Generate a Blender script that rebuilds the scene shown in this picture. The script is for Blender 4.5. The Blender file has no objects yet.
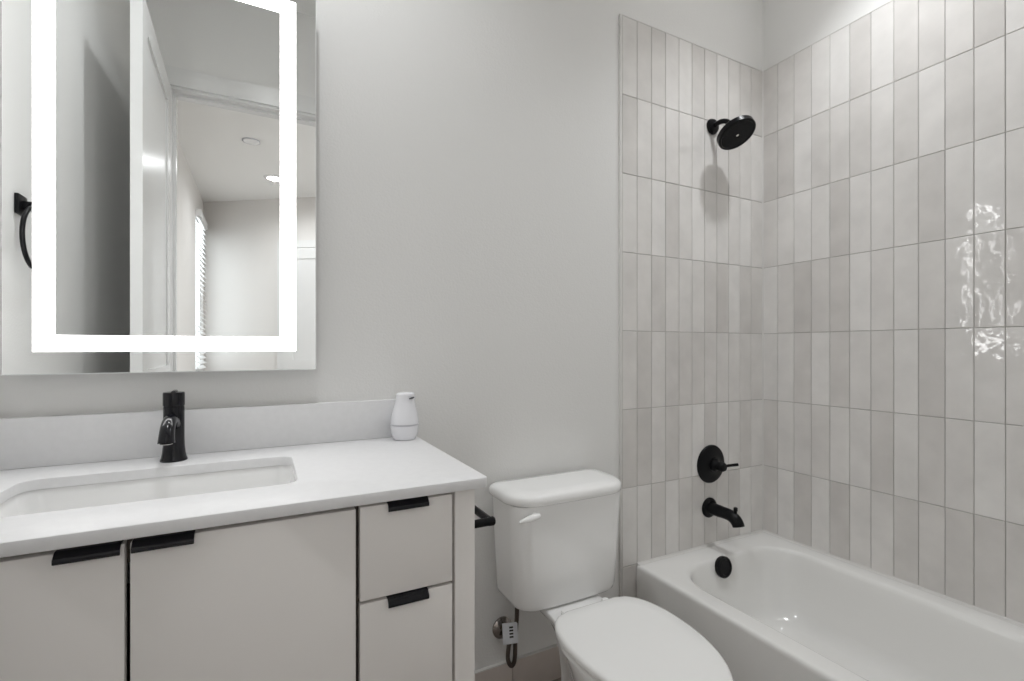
import bpy, bmesh, math, random
from mathutils import Vector, Matrix
random.seed(7)
PI = math.pi
S = bpy.context.scene
COL = S.collection

# ------------------------------------------------------------------ camera
R = 0.335                      # height of the tub rim above the floor
cam_d = bpy.data.cameras.new('camera')
cam = bpy.data.objects.new('camera', cam_d)
COL.objects.link(cam)
cam.location = (-2.0843, -1.4685, R + 0.8561)
cam.rotation_euler = (PI / 2, 0, -math.radians(27.35))
cam_d.sensor_fit = 'HORIZONTAL'
cam_d.sensor_width = 36.0
cam_d.lens = 482.16 / 1024 * 36
cam_d.shift_y = 7.3 / 1024
cam_d.clip_start = 0.01
S.camera = cam

# ------------------------------------------------------------------ world, exposure, lamp strengths
w = bpy.data.worlds.new('world'); S.world = w; w.use_nodes = True
w.node_tree.nodes['Background'].inputs[0].default_value = (0.9, 0.95, 1.0, 1)
w.node_tree.nodes['Background'].inputs[1].default_value = 1.0
S.view_settings.view_transform = 'Standard'
S.view_settings.look = 'None'
S.view_settings.exposure = 0.80
S.view_settings.gamma = 1.0
S.view_settings.use_curve_mapping = False
S.cycles.use_denoising = True
S.cycles.max_bounces = 14
S.cycles.diffuse_bounces = 10
S.cycles.sample_clamp_indirect = 6.0
W_TUB, W_VANITY, W_HALL, L_BAND, L_WINDOW = 25.5, 19.0, 84.0, 6.0, 1.1   # spot lamps in watts, band and pane in radiance
CEIL = 3.045                   # bathroom ceiling
HALL_CEIL = 2.735

# ------------------------------------------------------------------ materials
def mat(name, col, rough=0.5, metal=0.0, spec=0.5, coat=0.0, bump=None, emit=None, var=None, trans=0.0):
    m = bpy.data.materials.new(name); m.use_nodes = True
    nt = m.node_tree; b = nt.nodes['Principled BSDF']
    b.inputs['Base Color'].default_value = (*col, 1)
    b.inputs['Roughness'].default_value = rough
    b.inputs['Metallic'].default_value = metal
    b.inputs['Specular IOR Level'].default_value = spec
    b.inputs['Coat Weight'].default_value = coat
    b.inputs['Coat Roughness'].default_value = 0.04
    b.inputs['Transmission Weight'].default_value = trans
    tc = None
    if bump or var:
        tc = nt.nodes.new('ShaderNodeTexCoord')
    if bump:                                   # (scale, strength, distance, detail)
        n = nt.nodes.new('ShaderNodeTexNoise'); n.inputs['Scale'].default_value = bump[0]
        n.inputs['Detail'].default_value = bump[3]
        bp = nt.nodes.new('ShaderNodeBump'); bp.inputs['Strength'].default_value = bump[1]
        bp.inputs['Distance'].default_value = bump[2]
        nt.links.new(tc.outputs['Object'], n.inputs['Vector'])
        nt.links.new(n.outputs['Fac'], bp.inputs['Height'])
        nt.links.new(bp.outputs['Normal'], b.inputs['Normal'])
    if var:                                    # (scale, second colour)
        n = nt.nodes.new('ShaderNodeTexNoise'); n.inputs['Scale'].default_value = var[0]; n.inputs['Detail'].default_value = 5
        mx = nt.nodes.new('ShaderNodeMix'); mx.data_type = 'RGBA'
        mx.inputs[6].default_value = (*col, 1); mx.inputs[7].default_value = (*var[1], 1)
        rp = nt.nodes.new('ShaderNodeMapRange'); rp.inputs[1].default_value = .35; rp.inputs[2].default_value = .65
        nt.links.new(tc.outputs['Object'], n.inputs['Vector'])
        nt.links.new(n.outputs['Fac'], rp.inputs[0]); nt.links.new(rp.outputs[0], mx.inputs[0])
        nt.links.new(mx.outputs[2], b.inputs['Base Color'])
    if emit:
        b.inputs['Emission Color'].default_value = (*emit[0], 1)
        b.inputs['Emission Strength'].default_value = emit[1]
    return m

M = {}
M['wall'] = mat('wall_paint', (0.76, 0.757, 0.745), 0.55, spec=0.35, bump=(170, 0.16, 0.004, 3))
M['hall'] = mat('hall_paint', (0.72, 0.70, 0.68), 0.6, spec=0.3, bump=(170, 0.12, 0.003, 3))
M['ceil'] = mat('ceiling_paint', (0.82, 0.815, 0.80), 0.75, spec=0.2, bump=(150, 0.12, 0.003, 3))
M['trimw'] = mat('white_trim_paint', (0.76, 0.76, 0.755), 0.25, spec=0.5)
M['floor'] = mat('taupe_floor_tile', (0.30, 0.265, 0.24), 0.35, var=(4, (0.26, 0.23, 0.21)))
M['base'] = mat('taupe_base_tile', (0.60, 0.54, 0.50), 0.4, var=(6, (0.56, 0.50, 0.46)))
M['grout'] = mat('grout', (0.42, 0.405, 0.39), 0.9, spec=0.1)
M['caulk'] = mat('white_caulk', (0.66, 0.65, 0.63), 0.5)
M['edge'] = mat('tile_edge_strip', (0.70, 0.69, 0.67), 0.6, spec=0.3)
M['quartz'] = mat('white_quartz', (0.765, 0.765, 0.772), 0.45, spec=0.4, var=(60, (0.745, 0.745, 0.752)))
M['porc'] = mat('white_porcelain', (0.865, 0.865, 0.86), 0.10, spec=0.5, coat=0.3)
M['seat'] = mat('white_seat_plastic', (0.85, 0.85, 0.84), 0.22, spec=0.5)
M['tub'] = mat('white_tub_enamel', (0.82, 0.815, 0.80), 0.12, spec=0.5, coat=0.3)
M['cab'] = mat('greige_cabinet_laminate', (0.765, 0.74, 0.715), 0.38, spec=0.4)
M['carc'] = mat('gap_shade_cabinet_board', (0.10, 0.085, 0.07), 0.6)  # carcass board darkened so the gaps between fronts look shaded
M['black'] = mat('matte_black_metal', (0.004, 0.004, 0.005), 0.3, spec=0.18)
M['blackg'] = mat('satin_black_metal', (0.004, 0.004, 0.007), 0.17, spec=0.4)
M['nozzle'] = mat('black_nozzle_rubber', (0.006, 0.006, 0.007), 0.6, spec=0.3)
M['chrome'] = mat('chrome', (0.62, 0.60, 0.58), 0.12, metal=1.0)
M['braid'] = mat('braided_steel_hose', (0.10, 0.08, 0.068), 0.35, metal=0.6, bump=(900, 0.6, 0.002, 1))
M['nickel'] = mat('dark_nickel', (0.34, 0.31, 0.29), 0.18, metal=1.0)
M['paper'] = mat('white_paper_tag', (0.74, 0.76, 0.80), 0.6)
M['ink'] = mat('black_ink', (0.02, 0.02, 0.02), 0.7)
M['soap'] = mat('white_dispenser_plastic', (0.80, 0.80, 0.83), 0.22, spec=0.5)
M['band'] = mat('grey_dispenser_band', (0.50, 0.50, 0.54), 0.3)
M['sensor'] = mat('dark_sensor_window', (0.12, 0.12, 0.13), 0.15)
M['mirror'] = mat('silvered_mirror', (0.90, 0.915, 0.91), 0.0, metal=1.0)
M['medge'] = mat('polished_mirror_edge', (0.86, 0.88, 0.87), 0.35, spec=0.5)
M['house'] = mat('grey_mirror_housing', (0.45, 0.46, 0.46), 0.4)
M['led'] = mat('frosted_lit_band', (0.9, 0.9, 0.9), 0.4, emit=((1.0, 0.99, 0.985), L_BAND))
M['lens_tub'] = mat('lit_lens_over_tub', (0.9, 0.9, 0.9), 0.4, emit=((1.0, 0.99, 0.98), 32.0))
M['lens_van'] = mat('lit_lens_over_vanity', (0.9, 0.9, 0.9), 0.4, emit=((1.0, 0.99, 0.98), 18.0))
M['lens_hall'] = mat('lit_lens_in_hall', (0.9, 0.9, 0.9), 0.4, emit=((1.0, 0.99, 0.98), 6.0))
M['pane'] = mat('daylit_window_pane', (0.9, 0.93, 0.95), 0.2, emit=((0.92, 0.97, 1.0), L_WINDOW))
M['blind'] = mat('white_blind_slats', (0.80, 0.80, 0.80), 0.4)

def tile_material():
    m = bpy.data.materials.new('glazed_handmade_tile'); m.use_nodes = True
    nt = m.node_tree; b = nt.nodes['Principled BSDF']; L = nt.links.new
    at = nt.nodes.new('ShaderNodeAttribute'); at.attribute_name = 'tint'
    sep = nt.nodes.new('ShaderNodeSeparateColor'); L(at.outputs['Color'], sep.inputs[0])
    rp = nt.nodes.new('ShaderNodeValToRGB')
    e = rp.color_ramp.elements
    e[0].position = 0; e[0].color = (0.62, 0.598, 0.577, 1)
    e[1].position = 1; e[1].color = (0.79, 0.775, 0.758, 1)
    k = rp.color_ramp.elements.new(0.4); k.color = (0.715, 0.695, 0.675, 1)
    L(sep.outputs[0], rp.inputs[0])
    tc = nt.nodes.new('ShaderNodeTexCoord')
    # offset the pattern from tile to tile
    va = nt.nodes.new('ShaderNodeVectorMath'); va.operation = 'MULTIPLY_ADD'
    L(at.outputs['Color'], va.inputs[0]); va.inputs[1].default_value = (7, 9, 5); L(tc.outputs['Object'], va.inputs[2])
    n = nt.nodes.new('ShaderNodeTexNoise'); n.inputs['Scale'].default_value = 9; n.inputs['Detail'].default_value = 5
    L(va.outputs[0], n.inputs['Vector'])
    mr = nt.nodes.new('ShaderNodeMapRange'); mr.inputs[1].default_value = .3; mr.inputs[2].default_value = .7
    mr.inputs[3].default_value = .93; mr.inputs[4].default_value = 1.05
    L(n.outputs['Fac'], mr.inputs[0])
    mx = nt.nodes.new('ShaderNodeMix'); mx.data_type = 'RGBA'; mx.blend_type = 'MULTIPLY'; mx.inputs[0].default_value = 1
    L(rp.outputs[0], mx.inputs[6]); L(mr.outputs[0], mx.inputs[7]); L(mx.outputs[2], b.inputs['Base Color'])
    n2 = nt.nodes.new('ShaderNodeTexNoise'); n2.inputs['Scale'].default_value = 13; n2.inputs['Detail'].default_value = 2
    L(va.outputs[0], n2.inputs['Vector'])
    bp = nt.nodes.new('ShaderNodeBump'); bp.inputs['Strength'].default_value = 0.45; bp.inputs['Distance'].default_value = 0.004
    L(n2.outputs['Fac'], bp.inputs['Height']); L(bp.outputs['Normal'], b.inputs['Normal'])
    b.inputs['Roughness'].default_value = 0.05
    b.inputs['Specular IOR Level'].default_value = 0.6
    b.inputs['Coat Weight'].default_value = 0.15; b.inputs['Coat Roughness'].default_value = 0.03
    L(bp.outputs['Normal'], b.inputs['Coat Normal'])
    return m
M['tile'] = tile_material()

# ------------------------------------------------------------------ mesh helpers
def finish(name, bm, m, parent=None, loc=(0, 0, 0), smooth=True, angle=35, bevel=0, seg=2):
    bmesh.ops.remove_doubles(bm, verts=bm.verts, dist=1e-6)
    bmesh.ops.recalc_face_normals(bm, faces=bm.faces)
    if bevel:
        es = [e for e in bm.edges if len(e.link_faces) == 2 and e.calc_face_angle(0) > math.radians(40)]
        bmesh.ops.bevel(bm, geom=es, offset=bevel, segments=seg, affect='EDGES', profile=0.5, clamp_overlap=True)
    me = bpy.data.meshes.new(name); bm.to_mesh(me); bm.free()
    if smooth:
        me.shade_smooth(); me.set_sharp_from_angle(angle=math.radians(angle))
    mats = m if isinstance(m, (list, tuple)) else [m]
    for x in mats: me.materials.append(x)
    o = bpy.data.objects.new(name, me); COL.objects.link(o)
    o.location = loc
    if parent: o.parent = parent
    return o

def box(bm, x0, x1, y0, y1, z0, z1):
    v = [bm.verts.new((x, y, z)) for z in (z0, z1) for y in (y0, y1) for x in (x0, x1)]
    for f in ((0, 2, 3, 1), (4, 5, 7, 6), (0, 1, 5, 4), (1, 3, 7, 5), (3, 2, 6, 7), (2, 0, 4, 6)):
        bm.faces.new([v[i] for i in f])
    return v

def loft(bm, rings, cap0=True, cap1=True, closed=True):
    R_ = [[bm.verts.new(p) for p in r] for r in rings]
    n = len(R_[0])
    for a, b in zip(R_, R_[1:]):
        for i in range(n if closed else n - 1):
            j = (i + 1) % n
            try: bm.faces.new((a[i], a[j], b[j], b[i]))
            except ValueError: pass
    if cap0: bm.faces.new(R_[0][::-1])
    if cap1: bm.faces.new(R_[-1])
    return R_

def lathe(bm, prof, axis='z', org=(0, 0, 0), n=40, cap0=True, cap1=True):
    o = Vector(org); rings = []
    for r, h in prof:
        ring = []
        for k in range(n):
            a = 2 * PI * k / n; c, s = r * math.cos(a), r * math.sin(a)
            p = {'z': (c, s, h), 'y': (c, -h, s), 'x': (h, c, s)}[axis]   # 'y' grows away from the back wall
            ring.append(o + Vector(p))
        rings.append(ring)
    loft(bm, rings, cap0, cap1)

def smooth_path(pts, sub=8):
    P = [Vector(p) for p in pts]; out = []
    for i in range(len(P) - 1):
        p0 = P[max(i - 1, 0)]; p1 = P[i]; p2 = P[i + 1]; p3 = P[min(i + 2, len(P) - 1)]
        for k in range(sub):
            t = k / sub
            out.append(0.5 * ((2 * p1) + (p2 - p0) * t + (2 * p0 - 5 * p1 + 4 * p2 - p3) * t * t + (3 * p1 - p0 - 3 * p2 + p3) * t ** 3))
    out.append(P[-1]); return out

def tube(bm, path, rad, n=16, up=(0, 0, 1), flat=1.0, caps=True):
    P = [Vector(p) for p in path]; rings = []; up = Vector(up); prev = None
    for i, p in enumerate(P):
        t = (P[min(i + 1, len(P) - 1)] - P[max(i - 1, 0)]).normalized()
        if prev is None:
            u = up if abs(t.dot(up)) < .95 else Vector((1, 0, 0))
            side = t.cross(u).normalized()
        else:
            side = (prev - t * prev.dot(t)).normalized()
        prev = side; nu = side.cross(t).normalized()
        r = rad[i] if isinstance(rad, (list, tuple)) else rad
        rings.append([p + side * math.cos(2 * PI * k / n) * r + nu * math.sin(2 * PI * k / n) * r * flat for k in range(n)])
    loft(bm, rings, caps, caps)

def rr(cx, cy, hx, hy, r, z, k=10, m=8):
    """rounded rectangle ring, counter-clockwise; r may be (front_left, front_right, back_right, back_left)"""
    if not isinstance(r, (tuple, list)): r = (r,) * 4
    cs = [(-1, -1, PI), (1, -1, 1.5 * PI), (1, 1, 0), (-1, 1, .5 * PI)]
    arcs = []
    for (sx, sy, a0), q in zip(cs, r):
        q = max(q, 1e-4)
        ox, oy = cx + sx * (hx - q), cy + sy * (hy - q)
        arcs.append([(ox + q * math.cos(a0 + .5 * PI * i / k), oy + q * math.sin(a0 + .5 * PI * i / k)) for i in range(k + 1)])
    out = []
    for i, a in enumerate(arcs):
        out += a
        b = arcs[(i + 1) % 4][0]; e = a[-1]
        out += [(e[0] + (b[0] - e[0]) * t / m, e[1] + (b[1] - e[1]) * t / m) for t in range(1, m)]
    return [(x, y, z) for x, y in out]

def prism(bm, poly, axis, a0, a1):
    """extrude a 2D polygon: axis 'x' -> poly is (y,z); 'y' -> (x,z); 'z' -> (x,y)"""
    def P(p, a): return {'x': (a, p[0], p[1]), 'y': (p[0], a, p[1]), 'z': (p[0], p[1], a)}[axis]
    loft(bm, [[P(p, a0) for p in poly], [P(p, a1) for p in poly]])

def empty(name, label, cat, loc, group=None):
    o = bpy.data.objects.new(name, None); COL.objects.link(o)
    o.location = loc; o.empty_display_size = .05
    tag(o, label, cat, group); return o

def tag(o, label, cat, group=None):
    o['label'] = label; o['category'] = cat
    if group: o['group'] = group

def part(name, bm, m, root, **kw):
    """child mesh whose vertices were written in world coordinates"""
    bmesh.ops.translate(bm, verts=bm.verts, vec=-Vector(root.location) if root.parent is None else -(Vector(root.location) + Vector(root.parent.location)))
    return finish(name, bm, m, root, **kw)

def struct(name, bm, m, **kw):
    o = finish(name, bm, m, **kw); o['kind'] = 'structure'; return o

B = bmesh.new
XL = -2.650          # left wall
YF = -1.520          # wall behind the camera
DX0, DX1, DZ = -2.505, -1.715, 2.50   # doorway

# ------------------------------------------------------------------ room shell
bm = B(); box(bm, XL - .1, .12, YF, .12, -.08, 0); struct('floor', bm, M['floor'], smooth=False)
bm = B(); box(bm, XL - .1, .12, YF - .12, .12, CEIL, CEIL + .08); struct('ceiling', bm, M['ceil'], smooth=False)
bm = B(); box(bm, XL - .1, .12, .008, .12, 0, CEIL); struct('wall_back', bm, M['wall'], smooth=False)
bm = B(); box(bm, .008, .12, YF, .008, 0, CEIL); struct('wall_right', bm, M['wall'], smooth=False)
bm = B(); box(bm, XL - .1, XL, YF, .008, 0, CEIL); struct('wall_left', bm, M['wall'], smooth=False)
bm = B()
box(bm, XL - .1, DX0, YF - .12, YF, 0, CEIL); box(bm, DX1, .12, YF - .12, YF, 0, CEIL); box(bm, DX0, DX1, YF - .12, YF, DZ, CEIL)
struct('wall_front', bm, [M['wall']], smooth=False)

# glazed tile on the tub walls: bevelled, slightly uneven tiles on a grout bed
TH, TW, GAP = 0.3073, 0.07592, 0.0018
def tile_field(name, cells, to_world, normal, grout_quads, parent_name):
    bm = B(); tint = bm.loops.layers.float_color.new('tint')
    nrm = Vector(normal)
    for (a0, a1, z0, z1) in cells:
        g = GAP / 2; bv = .0016
        t = random.random()
        t = t * .75 + .25 * random.random()
        c = (t, random.random(), random.random(), 1)
        fr = [(a0 + g, z0 + g), (a1 - g, z0 + g), (a1 - g, z1 - g), (a0 + g, z1 - g)]
        fi = [(a0 + g + bv, z0 + g + bv), (a1 - g - bv, z0 + g + bv), (a1 - g - bv, z1 - g - bv), (a0 + g + bv, z1 - g - bv)]
        tl = [random.uniform(-.00045, .00045) for _ in range(4)]
        vb = [bm.verts.new(to_world(*p) + nrm * -.006) for p in fr]
        vo = [bm.verts.new(to_world(*p) + nrm * -.0014) for p in fr]
        vi = [bm.verts.new(to_world(*p) + nrm * q) for p, q in zip(fi, tl)]
        fs = [bm.faces.new(vi)]
        for i in range(4):
            j = (i + 1) % 4
            fs.append(bm.faces.new((vo[i], vo[j], vi[j], vi[i]))); fs.append(bm.faces.new((vb[i], vb[j], vo[j], vo[i])))
        for f in fs:
            for l in f.loops: l[tint] = c
            f.material_index = 0
    for q in grout_quads:
        v = [bm.verts.new(Vector(p)) for p in q]
        f = bm.faces.new(v); f.material_index = 1
    me = bpy.data.meshes.new(name)
    bmesh.ops.recalc_face_normals(bm, faces=bm.faces)
    bm.to_mesh(me); bm.free()
    me.materials.append(M['tile']); me.materials.append(M['grout'])
    me.shade_smooth(); me.set_sharp_from_angle(angle=math.radians(20))
    o = bpy.data.objects.new(name, me); COL.objects.link(o)
    o.parent = bpy.data.objects[parent_name]
    return o
X0 = -11 * TW - .0072
cells = []
for i in range(11):
    a0 = X0 + i * TW; a1 = a0 + TW
    if i == 10: a1 = -.0005
    for r_ in range(-2 if i == 0 else 0, 7):
        z0 = max(R + r_ * TH, .001); cells.append((a0, a1, z0, R + (r_ + 1) * TH))
gy = .0035
tile_field('tile_panel', cells, lambda a, z: Vector((a, 0, z)), (0, -1, 0),
           [[(X0, gy, R - .02), (0.003, gy, R - .02), (0.003, gy, R + 7 * TH), (X0, gy, R + 7 * TH)],
            [(X0, gy, 0.0), (X0 + TW, gy, 0.0), (X0 + TW, gy, R - .02), (X0, gy, R - .02)]], 'wall_back')
cells = []
for i in range(20):
    a0 = i * TW - (.0035 if i else .0005); a1 = (i + 1) * TW - .0035
    for r_ in range(0, 7): cells.append((a0, a1, R + r_ * TH, R + (r_ + 1) * TH))
tile_field('tile_panel', cells, lambda a, z: Vector((0, -a, z)), (-1, 0, 0),
           [[(gy, .003, R - .02), (gy, -1.515, R - .02), (gy, -1.515, R + 7 * TH), (gy, .003, R + 7 * TH)]], 'wall_right')
# pale strip that closes the outer tile edge, thin caps along the top
bm = B(); box(bm, X0 - .0095, X0 - .001, -.0003, .0085, .002, R + 7 * TH + .003); struct('trim_1', bm, M['edge'], bevel=.001)
bm = B(); box(bm, X0 - .001, .0, .0005, .0085, R + 7 * TH, R + 7 * TH + .003); struct('trim_2', bm, M['caulk'], smooth=False)
bm = B(); box(bm, .0005, .0085, -1.515, 0.0, R + 7 * TH, R + 7 * TH + .003); struct('trim_3', bm, M['caulk'], smooth=False)

# caulk beads: the tiled corner and the joint between tile and tub
bm = B(); prism(bm, [(.0, .0), (-.0045, .0), (.0, -.0045)], 'z', R + .001, R + 7 * TH); struct('trim_7', bm, M['caulk'], smooth=False)
bm = B(); prism(bm, [(.001, R - .02), (-.015, R + .0004), (-.004, R + .0018), (.001, R + .006)], 'x', X0 + TW, 0); struct('trim_8', bm, M['caulk'], smooth=False)
bm = B(); prism(bm, [(.001, R - .02), (-.015, R + .0004), (-.004, R + .0018), (.001, R + .006)], 'y', -1.515, 0); struct('trim_9', bm, M['caulk'], smooth=False)
# tiled base along the back wall, between the vanity and the tub tile
bm = B()
for x0, x1 in ((-1.689, -1.3245), (-1.323, X0 - .0102)):
    box(bm, x0, x1, -.004, .0085, .001, .1165)
struct('baseboard_back', bm, M['base'], bevel=.0012)
bm = B(); box(bm, -1.689, X0 - .0102, -.0035, .0085, .117, .1205); struct('trim_4', bm, M['caulk'], smooth=False)

# doorway: jamb lining, stops and casings (one frame, painted white)
bm = B()
J = .018
box(bm, DX0, DX0 + J, YF - .122, YF + .002, 0, DZ); box(bm, DX1 - J, DX1, YF - .122, YF + .002, 0, DZ)
box(bm, DX0 + J, DX1 - J, YF - .122, YF + .002, DZ - J, DZ)
box(bm, DX0 + J, DX0 + J + .012, YF - .085, YF - .045, 0, DZ - J); box(bm, DX1 - J - .012, DX1 - J, YF - .085, YF - .045, 0, DZ - J)
box(bm, DX0 + J + .012, DX1 - J - .012, YF - .085, YF - .045, DZ - J - .012, DZ - J)
for ya, yb in ((YF, YF + .016), (YF - .136, YF - .12)):
    box(bm, DX0 - .082, DX0 + .006, ya, yb, 0, DZ - .006); box(bm, DX1 - .006, DX1 + .085, ya, yb, 0, DZ - .006)
    box(bm, DX0 - .082, DX1 + .085, ya, yb, DZ - .006, DZ + .085)
struct('trim_5', bm, M['trimw'], smooth=False)

# bathroom door, open against the left wall (shaker leaf with two recessed panels)
def shaker_leaf(L_, H_, T_, st, rails):
    """leaf along +x, thickness along y (0..T), height along z"""
    bm = B(); d = .008
    box(bm, st, L_ - st, d, T_ - d, 0, H_)
    box(bm, 0, st, 0, T_, 0, H_); box(bm, L_ - st, L_, 0, T_, 0, H_)
    for z0, z1 in rails: box(bm, st, L_ - st, 0, T_, z0, z1)
    return bm
bm = shaker_leaf(.750, 2.465, .036, .105, ((0, .2), (.98, 1.10), (2.36, 2.465)))
o = struct('door_1', bm, M['trimw'], smooth=False, loc=(-2.486, YF + .022, .008))
o.rotation_euler.z = math.radians(90 - 1.6)

# ------------------------------------------------------------------ hall seen through the doorway (in the mirror)
HX = -2.640; HY = YF - .12
FA = Vector((-2.64, -4.66)); FB = Vector((0.30, -4.66 + 2.94 * .72))     # slanting far wall
fd = (FB - FA).normalized(); fn = Vector((-fd.y, fd.x))                  # normal towards the doorway
def far(s, off, z): p = FA + fd * s + fn * off; return (p.x, p.y, z)
def far_box(bm, s0, s1, o0, o1, z0, z1):
    loft(bm, [[far(s0, o0, z), far(s1, o0, z), far(s1, o1, z), far(s0, o1, z)] for z in (z0, z1)])
hall_poly = [(HX - .1, HY), (HX - .1, -4.78), (FA.x, FA.y - .1), (FB.x + .1, FB.y - .1), (FB.x + .1, HY)]
bm = B(); prism(bm, hall_poly, 'z', -.08, 0); struct('floor_hall', bm, M['floor'], smooth=False)
bm = B(); prism(bm, hall_poly, 'z', HALL_CEIL, HALL_CEIL + .08); struct('ceiling_hall', bm, M['ceil'], smooth=False)
WY0, WY1, WZ0, WZ1 = -4.56, -3.96, .95, 2.47
bm = B()
box(bm, HX - .1, HX, WY1, HY, 0, HALL_CEIL); box(bm, HX - .1, HX, -4.75, WY0, 0, HALL_CEIL)
box(bm, HX - .1, HX, WY0, WY1, 0, WZ0); box(bm, HX - .1, HX, WY0, WY1, WZ1, HALL_CEIL)
struct('wall_hall_left', bm, M['hall'], smooth=False)
bm = B(); far_box(bm, -.05, 3.62, -.1, 0, 0, HALL_CEIL); struct('wall_hall_far', bm, M['hall'], smooth=False)
bm = B(); box(bm, .30, .40, FB.y - .1, HY, 0, HALL_CEIL); struct('wall_hall_right', bm, M['hall'], smooth=False)
bm = B(); box(bm, HX - .07, HX - .06, WY0, WY1, WZ0, WZ1); o = struct('window_1', bm, M['pane'], smooth=False)
bm = B()
fw = .035
box(bm, HX - .06, HX - .02, WY0, WY0 + fw, WZ0, WZ1); box(bm, HX - .06, HX - .02, WY1 - fw, WY1, WZ0, WZ1)
box(bm, HX - .06, HX - .02, WY0 + fw, WY1 - fw, WZ0, WZ0 + fw); box(bm, HX - .06, HX - .02, WY0 + fw, WY1 - fw, WZ1 - fw, WZ1)
f = finish('window_frame', bm, M['trimw'], o, smooth=False)
root = empty('window_blind', 'white horizontal slat blind over the hall window, seen in the mirror', 'blind', (HX + .02, (WY0 + WY1) / 2, WZ1))
bm = B(); n = 30
for k in range(n):
    z = WZ1 - .06 - k * (WZ1 - WZ0 - .06) / n
    loft(bm, [[(HX + .002, y, z + .014), (HX + .004, y, z + .017), (HX + .036, y, z - .010), (HX + .034, y, z - .013)] for y in (WY0 + .01, WY1 - .01)])
part('slats', bm, M['blind'], root, smooth=False)
bm = B(); box(bm, HX + .001, HX + .045, WY0, WY1, WZ1 - .045, WZ1 + .02); part('headrail', bm, M['blind'], root, bevel=.004)
# far door and its casing
ds = .94; dwid = .72; dh = 2.20
bm = shaker_leaf(dwid, dh, .036, .11, ((0, .2), (.95, 1.06), (dh - .11, dh)))
o = struct('door_2', bm, M['trimw'], smooth=False)
p = FA + fd * (ds + .002) - fn * .0 + fn * .004
o.location = (p.x, p.y, .008); o.rotation_euler.z = math.atan2(fd.y, fd.x)
bm = B()
far_box(bm, ds - .075, ds - .004, .001, .022, 0, dh + .015); far_box(bm, ds + dwid + .008, ds + dwid + .08, .001, .022, 0, dh + .015)
far_box(bm, ds - .075, ds + dwid + .08, .001, .022, dh + .0155, dh + .09)
struct('trim_6', bm, M['trimw'], smooth=False)
bm = B(); far_box(bm, ds - .006, ds + .004, .036, .048, .78, .87); h = finish('hinge', bm, M['black'], smooth=False)
h.parent = bpy.data.objects['door_2']; h.matrix_parent_inverse = Matrix.LocRotScale(o.location, o.rotation_euler.to_quaternion(), None).inverted()

# ------------------------------------------------------------------ lamps
def recessed_light(x, y, z, lens_mat, watts, label, rad=.062, cone=164, blend=1.0, soft=.045, drop=.058):
    root = empty('recessed_light', label, 'ceiling light', (x, y, z), 'recessed ceiling lights')
    bm = B(); lathe(bm, [(rad, -.010), (rad + .004, -.006), (rad + .022, -.004), (rad + .026, -.0005), (rad, -.0005)], org=(x, y, z), cap0=False, cap1=False)
    part('trim_ring', bm, M['trimw'], root)
    bm = B(); lathe(bm, [(rad, -.004), (rad, -.008)], org=(x, y, z)); part('lens', bm, lens_mat, root)
    ld = bpy.data.lights.new('lamp', 'SPOT'); ld.energy = watts; ld.spot_size = math.radians(cone); ld.spot_blend = blend
    ld.shadow_soft_size = soft; ld.color = (0.955, 0.98, 1.0)
    lo = bpy.data.objects.new('lamp', ld); COL.objects.link(lo); lo.parent = root; lo.location = (0, 0, -drop)
    return root
recessed_light(-.37, -.60, CEIL, M['lens_tub'], W_TUB, 'round recessed ceiling light above the bathtub', cone=108)
recessed_light(-2.05, -.48, CEIL, M['lens_van'], W_VANITY, 'round recessed ceiling light above the vanity', cone=140)
hp = (-1.99, -3.49)
recessed_light(*hp, HALL_CEIL, M['lens_hall'], W_HALL * .2, 'round recessed light on the hall ceiling, seen in the mirror', soft=.01, drop=.022)
recessed_light(-.9, -2.35, HALL_CEIL, M['lens_hall'], W_HALL, 'added unseen fill light on the hall ceiling beside the bathroom wall, outside the mirror view')  # added lamp out of view, brightens the hall and the doorway
root = empty('smoke_detector', 'round white smoke detector on the hall ceiling, seen in the mirror', 'smoke detector', (-2.16, -2.70, HALL_CEIL))
bm = B(); lathe(bm, [(.056, 0), (.056, -.006), (.052, -.010), (.040, -.012), (.001, -.0125)], org=root.location); part('cover', bm, M['trimw'], root)
bm = B(); lathe(bm, [(.0605, -.0005), (.0605, -.008), (.0575, -.008), (.0575, -.0005)], org=root.location, cap0=False, cap1=False); part('gap_shade_ring', bm, M['band'], root)  # grey ring stands in for the shadow gap around the cover

# ------------------------------------------------------------------ vanity cabinet
VX0, VX1 = XL + .001, -1.690
CT, CB = R + .588, R + .567                    # countertop top / underside
YD = -.537                                     # door faces
van = empty('vanity_cabinet', 'greige flat-front vanity cabinet with black edge pulls under the white countertop', 'cabinet', (-2.17, -.27, 0))
bm = B()
box(bm, VX0, -1.736, YD + .040, .004, .09, .108); box(bm, VX0, -1.736, -.012, .004, .108, CB - .001)
box(bm, VX0, VX0 + .018, YD + .024, -.012, .108, CB - .001); box(bm, -1.754, -1.736, YD + .024, -.012, .108, CB - .001)
box(bm, -1.936, -1.918, YD + .024, -.012, .108, CB - .001); box(bm, VX0 + .018, -1.936, YD + .024, YD + .042, CB - .05, CB - .001)
box(bm, -1.918, -1.754, YD + .024, YD + .042, CB - .03, CB - .001); box(bm, -1.918, -1.754, YD + .024, YD + .10, R + .368, R + .386); box(bm, -1.918, -1.754, YD + .024, YD + .10, R + .137, R + .155)
part('carcass', bm, M['carc'], van, smooth=False)
bm = B(); box(bm, VX0, -1.736, YD + .075, YD + .095, .001, .089); part('toe_kick', bm, M['cab'], van, smooth=False)
bm = B(); box(bm, -1.7335, VX1, YD, .004, .001, CB - .001); part('end_panel', bm, M['cab'], van, bevel=.0012)
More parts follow.
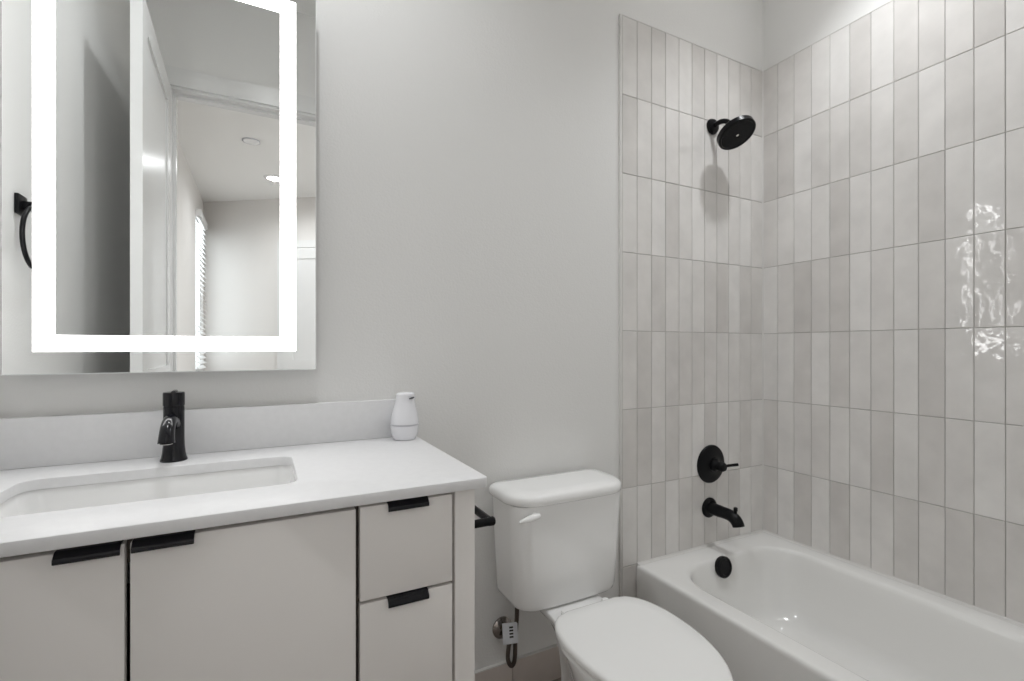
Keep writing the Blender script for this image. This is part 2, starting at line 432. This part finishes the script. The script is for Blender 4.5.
bm = B(); box(bm, VX0, -2.634, YD, YD + .02, .09, CB - .006); part('filler_strip', bm, M['cab'], van, bevel=.001)
def pull(front, x0, x1, ztop):
    """black edge pull hooked over the top of a front"""
    t = .0025; y = YD
    poly = [(y + .018, ztop), (y + .018, ztop + t), (y + .001, ztop + t + .001), (y - .003, ztop + t), (y - .0105, ztop - .0045), (y - .0122, ztop - .0065),
            (y - .0122, ztop - .0122), (y - .0105, ztop - .0138), (y - .0085, ztop - .0130), (y - .0085, ztop - .006), (y - .003, ztop - .0005)]
    bm = B(); prism(bm, poly, 'x', x0, x1)
    return part('edge_pull', bm, M['blackg'], front, bevel=.0006, seg=1)
def front(name, x0, x1, z0, z1, pulls):
    bm = B(); box(bm, x0, x1, YD, YD + .019, z0, z1)
    f_ = part(name, bm, M['cab'], van, bevel=.0012)
    a, b = pulls; bmz = z1 + .0003
    pull(f_, a, b, bmz); return f_
front('door', -2.632, -2.2730, .092, R + .5550, (-2.354, -2.2762))
front('door', -2.2660, -1.9300, .092, R + .5550, (-2.2630, -2.182))
front('drawer', -1.9225, -1.7395, R + .3800, R + .5570, (-1.872, -1.792))
front('drawer', -1.9225, -1.7395, R + .1480, R + .3740, (-1.872, -1.792))
front('drawer', -1.9225, -1.7395, .092, R + .1420, (-1.872, -1.792))

# countertop with a sink cut-out, and its backsplash
cx0, cx1, cy0, cy1 = XL + .001, -1.669, -.5575, .005
SX, SY, SHX, SHY, SR = -2.268, -.284, .247, .135, .030
def slab_with_hole(outer, inner, z0, z1, e=.0014):
    bm = B()
    x0, x1, y0, y1, ro = outer; cx_, cy_, hx, hy = (x0 + x1) / 2, (y0 + y1) / 2, (x1 - x0) / 2, (y1 - y0) / 2
    O = lambda d, z: rr(cx_, cy_, hx - d, hy - d, ro, z)
    I = lambda d, z: rr(*inner[:4], inner[4], z) if d == 0 else rr(inner[0], inner[1], inner[2] + d, inner[3] + d, inner[4] + d, z)
    rings = [O(e, z0), O(0, z0 + e), O(0, z1 - e), O(e * .3, z1 - e * .3), O(e, z1), I(e, z1), I(e * .3, z1 - e * .3), I(0, z1 - e), I(0, z0)]
    V = loft(bm, rings, False, False)
    n = len(V[0])
    for i in range(n): bm.faces.new((V[-1][i], V[-1][(i + 1) % n], V[0][(i + 1) % n], V[0][i]))
    return bm
bm = slab_with_hole((cx0, cx1, cy0, cy1, (.003, .008, .003, .003)), (SX, SY, SHX, SHY, SR), CB, CT)
ctop = finish('countertop', bm, M['quartz'], angle=50)
tag(ctop, 'white quartz countertop with backsplash and a rectangular sink cut-out on the vanity', 'countertop')
bm = B(); box(bm, XL + .001, -1.676, -.0195, .0075, CT + .0003, R + .700); finish('backsplash', bm, M['quartz'], ctop, bevel=.0015)

# undermount sink
sink = empty('sink', 'white rectangular undermount sink basin set below the countertop', 'sink', (SX, SY, CB - .14))
bm = B(); e = .006
rings = [rr(SX, SY, SHX + .02, SHY + .02, SR + .02, CB - .0005), rr(SX, SY, SHX + e, SHY + e, SR + e, CB - .0005),
         rr(SX, SY, SHX + .003, SHY + .003, SR + .003, CB - .004),
         rr(SX, SY, SHX - .004, SHY - .003, SR + .002, CB - .03), rr(SX, SY, SHX - .014, SHY - .010, SR + .008, CB - .075),
         rr(SX, SY, SHX - .028, SHY - .02, SR + .012, CB - .105), rr(SX, SY, SHX - .05, SHY - .04, SR + .01, CB - .124),
         rr(SX, SY, SHX - .09, SHY - .07, SR, CB - .132), rr(SX, SY, .03, .025, .015, CB - .138), rr(SX, SY, .021, .021, .0205, CB - .139)]
out = [rr(SX, SY, SHX + .02, SHY + .02, SR + .02, CB - .012), rr(SX, SY, SHX + .012, SHY + .012, SR + .012, CB - .03), rr(SX, SY, SHX - .01, SHY - .005, SR + .02, CB - .12), rr(SX, SY, .05, .05, .04, CB - .155)]
loft(bm, out[::-1] + rings, True, True)
part('basin', bm, M['porc'], sink, angle=60)
bm = B(); lathe(bm, [(.031, -.1365), (.031, -.134), (.027, -.1325), (.022, -.133), (.022, -.129), (.018, -.1275), (.001, -.127)], org=(SX, SY, CB)); part('drain', bm, M['black'], sink)

# ------------------------------------------------------------------ faucet
fx, fy = -2.272, -.078
fau = empty('faucet', 'matte black single-hole faucet with short curved spout behind the sink', 'faucet', (fx, fy, CT))
bm = B(); lathe(bm, [(.0275, .0005), (.0275, .004), (.0255, .008), (.0235, .018), (.0220, .034), (.0213, .055), (.0213, .128)], org=(fx, fy, CT)); part('body', bm, M['blackg'], fau)
bm = B(); lathe(bm, [(.0200, .1282), (.0200, .1300), (.0217, .1304), (.0220, .134), (.0220, .159), (.0210, .1625), (.0165, .1630), (.001, .1615)], org=(fx, fy, CT))
cap = part('handle_cap', bm, M['blackg'], fau)
bm = B(); box(bm, fx - .0045, fx + .0045, fy - .012, fy + .026, CT + .1605, CT + .1655)
bm.verts.ensure_lookup_table()
for v in bm.verts:
    if v.co.y > fy: v.co.z += .001
lv = finish('lever', bm, M['blackg'], cap, bevel=.002); lv.location = -fau.location
pth = smooth_path([(fx, fy - .008, CT + .086), (fx, fy - .032, CT + .098), (fx, fy - .060, CT + .100), (fx, fy - .084, CT + .090), (fx, fy - .098, CT + .072), (fx, fy - .102, CT + .058)], 6)
bm = B(); tube(bm, pth, [.0165 - .0025 * math.sin(PI * i / (len(pth) - 1)) for i in range(len(pth))], n=24, up=(1, 0, 0), flat=1.0)
part('spout', bm, M['blackg'], fau, angle=50)
bm = B(); lathe(bm, [(.0115, 0), (.0115, -.0012)], org=(fx, fy - .1021, CT + .0575)); part('aerator', bm, M['chrome'], fau)

# ------------------------------------------------------------------ soap dispenser
sx, sy = -1.7135, -.066
sd = empty('soap_dispenser', 'white automatic soap dispenser on the right back corner of the countertop', 'soap dispenser', (sx, sy, CT))
bm = B(); lathe(bm, [(.029, .0006), (.031, .002), (.0375, .016), (.0405, .034), (.0405, .0425)], org=(sx, sy, CT)); part('reservoir', bm, M['soap'], sd)
bm = B(); lathe(bm, [(.0398, .0427), (.0398, .0465)], org=(sx, sy, CT)); part('seam_ring', bm, M['band'], sd)
bm = B(); prof = [(.0405, .0468), (.0400, .058), (.0375, .075), (.0335, .092), (.0298, .106), (.0280, .118), (.0278, .127), (.0262, .1335), (.021, .137), (.001, .1378)]
lathe(bm, prof, org=(sx, sy, CT))
for v in bm.verts:                                   # the head leans towards the user and its top slopes back
    t = max(0, (v.co.z - CT - .085) / .05)
    v.co.y -= .004 * t * t
    v.co.x += .002 * t * t
part('shell', bm, M['soap'], sd)
bm = B()
for a, zt in ((0, 0),):
    c = Vector((sx + .0125, sy - .0265, CT + .1225))
    tube(bm, [c + Vector((-.0075, -.0065, -.0012)), c + Vector((0, -.0042, 0)), c + Vector((.0075, .0008, .0016))], [.0018, .003, .0018], n=10)
part('nozzle_slot', bm, M['sensor'], sd)

# ------------------------------------------------------------------ lit mirror
mx0, mx1, mz0, mz1, my = -2.586, -1.9525, R + .796, R + 1.842, -.040
mir = empty('lit_mirror', 'large frameless mirror with a glowing white border on the wall above the sink', 'mirror', ((mx0 + mx1) / 2, 0, mz0))
bm = B(); box(bm, mx0 + .012, mx1 - .003, my + .006, .007, mz0 + .012, mz1 - .08); part('housing', bm, M['house'], mir, smooth=False)
bm = B(); ce = .0022
def mrect(d, y): return [(mx0 + d, y, mz0 + d), (mx1 - d, y, mz0 + d), (mx1 - d, y, mz1 - d), (mx0 + d, y, mz1 - d)]
loft(bm, [mrect(0, my + .005), mrect(0, my + .0012), mrect(ce, my)])
g = part('glass', bm, [M['mirror'], M['medge']], mir, smooth=False)
for p_ in g.data.polygons: p_.material_index = 0 if p_.normal.y < -.99 else 1
bm = B()
bx0, bx1, bz0, bz1 = -2.5345, -2.0045, R + .8475, R + 1.789
ix0, ix1, iz0, iz1 = -2.4965, -2.0425, R + .8845, R + 1.7515
yy = (my - .0008, my - .0001)
V0 = []
for y in yy:
    V0.append([bm.verts.new(p) for p in ((bx0, y, bz0), (bx1, y, bz0), (bx1, y, bz1), (bx0, y, bz1))])
    V0.append([bm.verts.new(p) for p in ((ix0, y, iz0), (ix1, y, iz0), (ix1, y, iz1), (ix0, y, iz1))])
for i in range(4):
    j = (i + 1) % 4
    bm.faces.new((V0[0][i], V0[0][j], V0[1][j], V0[1][i])); bm.faces.new((V0[2][i], V0[2][j], V0[3][j], V0[3][i]))
    bm.faces.new((V0[0][i], V0[0][j], V0[2][j], V0[2][i])); bm.faces.new((V0[1][i], V0[1][j], V0[3][j], V0[3][i]))
part('light_band', bm, M['led'], mir, smooth=False)

# ------------------------------------------------------------------ towel ring (left wall, seen in the mirror)
ty, tz = -.318, R + 1.228
tr = empty('towel_ring', 'black towel ring on the left wall, seen at the left edge of the mirror', 'towel ring', (XL, ty, tz))
bm = B(); box(bm, XL + .0005, XL + .010, ty - .026, ty + .026, tz - .026, tz + .026); part('wall_plate', bm, M['black'], tr, bevel=.002)
bm = B(); box(bm, XL + .010, XL + .045, ty - .010, ty + .010, tz - .012, tz + .010); part('arm', bm, M['black'], tr, bevel=.002)
bm = B(); rc = Vector((XL + .034, ty, tz - .085)); rad_ = .080
ring = [rc + Vector((0, rad_ * math.sin(2 * PI * k / 48), rad_ * math.cos(2 * PI * k / 48))) for k in range(48)]
rings = []
for k in range(48):
    p0 = ring[k]; d = (p0 - rc).normalized(); xx = Vector((1, 0, 0))
    rings.append([p0 + d * .0055 * math.cos(2 * PI * q / 12) + xx * .0055 * math.sin(2 * PI * q / 12) for q in range(12)])
loft(bm, rings + [rings[0]], False, False); part('ring', bm, M['black'], tr)

# ------------------------------------------------------------------ toilet paper holder on the cabinet side
py_, pz_ = -.405, R + .435
ph = empty('toilet_paper_holder', 'empty black toilet paper holder on the side of the vanity beside the toilet tank', 'toilet paper holder', (VX1, py_ + .07, pz_))
for yv in (py_, py_ + .15):
    bm = B(); lathe(bm, [(.021, -.003), (.021, .006), (.016, .008)], 'x', (VX1, yv, pz_)); part('flange', bm, M['black'], ph)
    bm = B(); lathe(bm, [(.0098, .008), (.0098, .090), (.0105, .092), (.0110, .104), (.009, .107), (.001, .1075)], 'x', (VX1, yv, pz_)); part('post', bm, M['black'], ph)
bm = B(); lathe(bm, [(.0092, -.008), (.0092, -.142)], 'y', (VX1 + .097, py_, pz_)); part('roller_bar', bm, M['black'], ph)

# ------------------------------------------------------------------ toilet
TX = -1.206
toi = empty('toilet', 'white two-piece toilet with closed lid standing between vanity and bathtub', 'toilet', (TX, -.4, 0))
def bowl_ring(z, hw, yb, yf, ymax, back, deck=None):
    """closed outline: straight-ish back of half width `back` at yb, widest hw at ymax, elliptic front to yf"""
    pts = []
    n1, n2 = 28, 16
    def side(t):
        if not deck: return math.sqrt(max(0, 1 - t ** 2.6))
        q = min(1, t * (yb - ymax) / (deck - ymax)); return 1 - q * q * (3 - 2 * q)
    for i in range(n1 + 1):                       # front half ellipse from +hw round to -hw
        a = PI * i / n1
        pts.append((TX + hw * math.cos(a), ymax - (ymax - yf) * math.sin(a), z))
    for i in range(1, n2 + 1):                    # left side up to the back corner
        t = i / n2; c = side(t)
        pts.append((TX - back - (hw - back) * c, ymax + (yb - ymax) * t, z))
    m = 8
    for i in range(1, m): pts.append((TX - back + 2 * back * i / m, yb, z))
    for i in range(n2, 0, -1):
        t = i / n2; c = side(t)
        pts.append((TX + back + (hw - back) * c, ymax + (yb - ymax) * t, z))
    return pts
zr = R + .045                                     # bowl rim
bm = B()
sec = [(.002, .108, -.200, -.600, -.38, .055), (.012, .111, -.198, -.605, -.38, .057), (.05, .105, -.200, -.590, -.38, .054), (.12, .100, -.205, -.575, -.39, .052),
       (.18, .106, -.205, -.590, -.40, .052), (.24, .126, -.200, -.645, -.43, .056), (.30, .150, -.195, -.705, -.455, .066), (.335, .162, -.185, -.727, -.46, .080),
       (.352, .167, -.150, -.733, -.463, .094), (.362, .169, -.06, -.736, -.465, .101), (zr - .003, .170, -.045, -.737, -.465, .103), (zr, .166, -.048, -.733, -.465, .100)]
loft(bm, [bowl_ring(*s, deck=-.21) for s in sec]); part('bowl', bm, M['porc'], toi, angle=60)
def slab(name, z0, z1, hw, yb, yf, ymax, back, m_, rb, crown=0.0):
    bm = B(); d = rb
    rs = [bowl_ring(z0, hw - d * .6, yb - d * .6, yf + d * .6, ymax, back - d * .3), bowl_ring(z0 + d * .5, hw, yb, yf, ymax, back),
          bowl_ring(z1 - d, hw, yb, yf, ymax, back), bowl_ring(z1 - d * .35, hw - d * .3, yb - d * .3, yf + d * .3, ymax, back - d * .2),
          bowl_ring(z1, hw - d * 1.1, yb - d * 1.1, yf + d * 1.1, ymax, back - d * .6),
          bowl_ring(z1 + crown, hw - .05, yb - .05, yf + .06, ymax, back - .03)]
    loft(bm, rs); return part(name, bm, m_, toi, angle=50)
slab('seat', zr + .003, zr + .019, .178, -.30, -.745, -.468, .085, M['seat'], .006)
slab('seat_lid', zr + .0215, zr + .042, .181, -.285, -.752, -.468, .090, M['seat'], .009, .003)
for sgn in (-1, 1):
    bm = B(); lathe(bm, [(.013, 0), (.013, .020), (.010, .024), (.001, .0245)], org=(TX + sgn * .075, -.262, zr + .0005)); part('seat_hinge', bm, M['seat'], toi)
# tank: D-shaped plan, tapering to the bottom
def tank_ring(z, hx, yb, yf, rf, rb_=.02): return rr(TX, (yb + yf) / 2, hx, (yb - yf) / 2, (rf, rf, rb_, rb_), z, k=14, m=10)
def bulge(ring, yf, amt, hx):
    return [(x, y - amt * (1 - ((x - TX) / hx) ** 2) * max(0, (-.02 - y) / (-.02 - yf)) , z) for x, y, z in ring]
bm = B(); zb, zt = R + .0455, R + .376
rs = []
for t, z, dhx in ((0, zb, -.020), (0.01, zb + .003, -.010), (.03, zb + .010, -.003), (.08, zb + .024, 0), (.5, (zb + zt) / 2, 0), (.9, zt - .02, 0), (1, zt, 0)):
    hx = .190 + .020 * t + dhx; yf = -.196 - .010 * t - dhx * .8
    rs.append(bulge(tank_ring(z, hx, -.018 + (dhx * .3), yf, .052), yf, .009, hx))
loft(bm, rs); part('tank', bm, M['porc'], toi, angle=60)
bm = B(); z0, z1 = zt + .0008, R + .411
rs = []
for z, d in ((z0, .004), (z0 + .004, 0), (z1 - .020, -.001), (z1 - .010, .001), (z1 - .004, .006), (z1, .016), (z1 + .002, .05)):
    hx = .2215 - d; yf = -.216 + d
    rs.append(bulge(tank_ring(z, hx, -.012 - d * .6, yf, .085 - d * .4, .03), yf, .009, hx))
loft(bm, rs); part('tank_lid', bm, M['porc'], toi, angle=60)
lx, lz = TX - .150, R + .350
fyf = -.209
bm = B(); lathe(bm, [(.0125, 0), (.0125, .008), (.0105, .011)], 'y', (lx, fyf + .006, lz))
tube(bm, [(lx + .008, fyf - .011, lz + .003), (lx - .006, fyf - .013, lz + .002), (lx - .026, fyf - .0135, lz - .002), (lx - .050, fyf - .012, lz - .006), (lx - .058, fyf - .0115, lz - .008)], [.010, .013, .0115, .0065, .003], n=16, flat=.8)
part('flush_lever', bm, M['seat'], toi, angle=60)

# ------------------------------------------------------------------ water supply
wx, wz = -1.360, R - .096
ws = empty('water_supply_valve', 'small wall shut-off valve with a looped dark hose under the toilet tank', 'water valve', (wx, .005, wz))
bm = B(); lathe(bm, [(.036, -.007), (.036, -.002), (.026, .004), (.014, .008)], 'y', (wx, 0, wz)); part('escutcheon', bm, M['nickel'], ws)
bm = B(); lathe(bm, [(.008, .006), (.008, .030), (.013, .031), (.013, .055), (.009, .058)], 'y', (wx, 0, wz)); tube(bm, [(wx, -.043, wz), (wx + .002, -.045, wz - .012), (wx + .002, -.045, wz - .03)], .0075, n=14); part('valve_body', bm, M['nickel'], ws)
bm = B(); lathe(bm, [(.016, .059), (.017, .063), (.016, .070), (.006, .072)], 'y', (wx, 0, wz), n=24)
for v in bm.verts: v.co.x = wx + (v.co.x - wx) * .55
part('valve_handle', bm, M['black'], ws)
bm = B(); tube(bm, smooth_path([(wx + .002, -.045, wz - .022), (wx - .005, -.048, wz - .070), (wx + .001, -.052, wz - .094), (wx + .010, -.056, wz - .094), (wx + .016, -.058, wz - .070), (wx + .016, -.062, wz + .0), (wx + .013, -.078, wz + .08), (wx + .012, -.080, wz + .1408)], 7), .0072, n=14); part('hose', bm, M['braid'], ws)
tagm = B(); t0 = Vector((wx - .041, -.0785, wz + .066)); ux = Vector((.054, -.002, -.007)); uz = Vector((.004, 0, -.070))
c4 = [t0, t0 + ux, t0 + ux + uz, t0 + uz]
loft(tagm, [c4, [p + Vector((0, .0006, 0)) for p in c4]])
tg = part('paper_tag', tagm, M['paper'], ws, smooth=False)
bm = B()
nn = Vector((0, -.0004, 0))
for k in range(4):                                # four short bold characters in a column
    a = t0 + ux * .44 + uz * (.18 + .15 * k)
    q = [a, a + ux * .26, a + ux * .26 + uz * .085, a + uz * .085]
    loft(bm, [[p + nn for p in q], [p + nn * .2 for p in q]])
bmesh.ops.translate(bm, verts=bm.verts, vec=-Vector(ws.location)); pr_ = finish('tag_print', bm, M['ink'], tg, smooth=False)

# ------------------------------------------------------------------ bathtub
tub = empty('bathtub', 'white alcove bathtub with straight apron below the tiled walls', 'bathtub', (-.383, -.76, 0))
bx, by, bhx, bhy = -.3870, -.7590, .3860, .7585
ro = .004
def T_out(d, z): return rr(bx, by, bhx - d, bhy - d, ro, z, k=14, m=20)
def T_in(x0, x1, y0, y1, r, z): return rr((x0 + x1) / 2, (y0 + y1) / 2, (x1 - x0) / 2, (y1 - y0) / 2, r, z, k=14, m=20)
bm = B()
rf, rk = (.10, .10, .14, .13), (.10, .10, .12, .12)
rings = [T_out(.0, .001), T_out(0, R - .018), T_out(.0012, R - .010), T_out(.004, R - .004), T_out(.009, R - .0008), T_out(.016, R),
         T_in(-.706, -.072, -1.440, -.098, (.13, .13, .16, .16), R), T_in(-.698, -.080, -1.430, -.104, (.13, .13, .16, .16), R - .0015), T_in(-.690, -.088, -1.420, -.110, (.13, .13, .155, .155), R - .007), T_in(-.684, -.094, -1.412, -.1145, (.13, .13, .15, .15), R - .018),
         T_in(-.676, -.102, -1.395, -.122, (.13, .13, .15, .15), R - .06), T_in(-.662, -.118, -1.35, -.136, (.13, .13, .15, .15), R - .15), T_in(-.645, -.136, -1.30, -.155, (.13, .13, .15, .15), R - .22),
         T_in(-.625, -.156, -1.26, -.178, (.13, .13, .14, .14), R - .252), T_in(-.590, -.19, -1.22, -.215, (.12, .12, .13, .13), R - .268), T_in(-.54, -.24, -1.16, -.27, (.09, .09, .1, .1), R - .273),
         T_in(-.44, -.33, -1.0, -.4, (.04, .04, .04, .04), R - .276)]
loft(bm, rings, False, True); part('tub_shell', bm, M['tub'], tub, angle=60)
# overflow cover on the sloping end wall, drain in the floor
ovx, ovy, ovz = -.424, -.1195, R - .034
bm = B(); lathe(bm, [(.040, -.004), (.042, .004), (.042, .012), (.037, .017), (.030, .0175), (.029, .015), (.001, .0148)], 'y', (0, 0, 0), n=44)
bmesh.ops.rotate(bm, verts=bm.verts, cent=(0, 0, 0), matrix=Matrix.Rotation(math.radians(-9), 3, 'X'))
bmesh.ops.translate(bm, verts=bm.verts, vec=(ovx, ovy, ovz)); part('overflow_cover', bm, M['black'], tub)
bm = B(); lathe(bm, [(.036, -.004), (.036, .0015), (.030, .003), (.001, .006)], org=(-.39, -.36, R - .2755)); part('drain_stopper', bm, M['black'], tub)

# ------------------------------------------------------------------ tub spout, valve, shower head
qx, qz = -.362, R + .163
sp = empty('tub_spout', 'black curved tub spout with diverter knob on the tiled wall above the bathtub', 'tub spout', (qx, 0, qz))
bm = B(); lathe(bm, [(.043, .0005), (.043, .006), (.038, .012), (.028, .015)], 'y', (qx, 0, qz)); part('escutcheon', bm, M['black'], sp)
pth = smooth_path([(qx, -.012, qz), (qx, -.06, qz), (qx, -.104, qz - .001), (qx, -.130, qz - .010), (qx, -.144, qz - .026), (qx, -.148, qz - .036)], 6)
n_ = len(pth)
bm = B(); tube(bm, pth, [.0255 if i < n_ * .2 else .0245 - .001 * (i / n_) for i in range(n_)], n=26, up=(1, 0, 0)); part('spout_body', bm, M['black'], sp, angle=50)
bm = B(); lathe(bm, [(.006, .010), (.006, .034), (.0082, .037), (.0082, .049), (.005, .051)], org=(qx, -.134, qz - .012)); part('diverter_knob', bm, M['black'], sp)
vx, vz = -.352, R + .351
va = empty('shower_valve', 'round black shower valve trim with a lever on the tiled wall above the tub spout', 'shower valve', (vx, 0, vz))
bm = B(); lathe(bm, [(.083, .0005), (.083, .003), (.080, .007), (.060, .012), (.034, .015), (.030, .018)], 'y', (vx, 0, vz), n=56); part('trim_plate', bm, M['black'], va)
bm = B(); lathe(bm, [(.028, .0165), (.028, .030), (.022, .034), (.018, .040), (.018, .052), (.0205, .054), (.0205, .066), (.016, .073), (.001, .074)], 'y', (vx, 0, vz)); part('hub', bm, M['black'], va)
bm = B(); tube(bm, [(vx + .010, -.061, vz + .001), (vx + .026, -.064, vz + .002), (vx + .055, -.070, vz + .003), (vx + .078, -.076, vz + .004)], [.007, .006, .0062, .0066], n=16); part('lever', bm, M['black'], va)
hx_, hz_ = -.342, R + 1.820
sh = empty('wall_shower', 'round black shower head on a short curved arm high on the tiled wall', 'shower head', (hx_, 0, hz_))
bm = B(); lathe(bm, [(.034, .0005), (.034, .005), (.029, .013), (.016, .018)], 'y', (hx_, 0, hz_)); part('flange', bm, M['black'], sh)
a = math.radians(60); nrm = Vector((0, -math.cos(a), -math.sin(a)))
fc = Vector((hx_ + .012, -.118, R + 1.741))
back = fc - nrm * .066
bm = B(); tube(bm, smooth_path([(hx_, -.010, hz_), (hx_, -.045, hz_ + .004), tuple(back - nrm * .018 + Vector((0, .008, .004))), tuple(back + nrm * .01)], 7), .0105, n=18); part('arm', bm, M['black'], sh)
bm = B(); lathe(bm, [(.012, -.060), (.0165, -.056), (.0165, -.044), (.022, -.038), (.055, -.030), (.072, -.027), (.077, -.022), (.077, -.003), (.0745, 0), (.068, .0005), (.066, -.0015), (.001, -.0015)], n=56)
rot = Vector((0, 0, 1)).rotation_difference(nrm).to_matrix()
bmesh.ops.rotate(bm, verts=bm.verts, cent=(0, 0, 0), matrix=rot); bmesh.ops.translate(bm, verts=bm.verts, vec=fc); hd = part('head', bm, M['black'], sh)
bm = B()
for rr_, cnt in ((.017, 8), (.032, 16), (.046, 24), (.059, 30)):
    for k in range(cnt):
        q = 2 * PI * k / cnt
        lathe(bm, [(.0022, -.0016), (.0017, .0012)], org=(rr_ * math.cos(q), rr_ * math.sin(q), 0), n=8)
bmesh.ops.rotate(bm, verts=bm.verts, cent=(0, 0, 0), matrix=rot); bmesh.ops.translate(bm, verts=bm.verts, vec=fc); bmesh.ops.translate(bm, verts=bm.verts, vec=-Vector(sh.location))
finish('nozzles', bm, M['nozzle'], hd)
bm = B(); lathe(bm, [(.006, -.0014), (.006, .0016), (.004, .0022), (.001, .0024)], n=24)
bmesh.ops.rotate(bm, verts=bm.verts, cent=(0, 0, 0), matrix=rot); bmesh.ops.translate(bm, verts=bm.verts, vec=fc); bmesh.ops.translate(bm, verts=bm.verts, vec=-Vector(sh.location))
finish('centre_cap', bm, M['chrome'], hd)
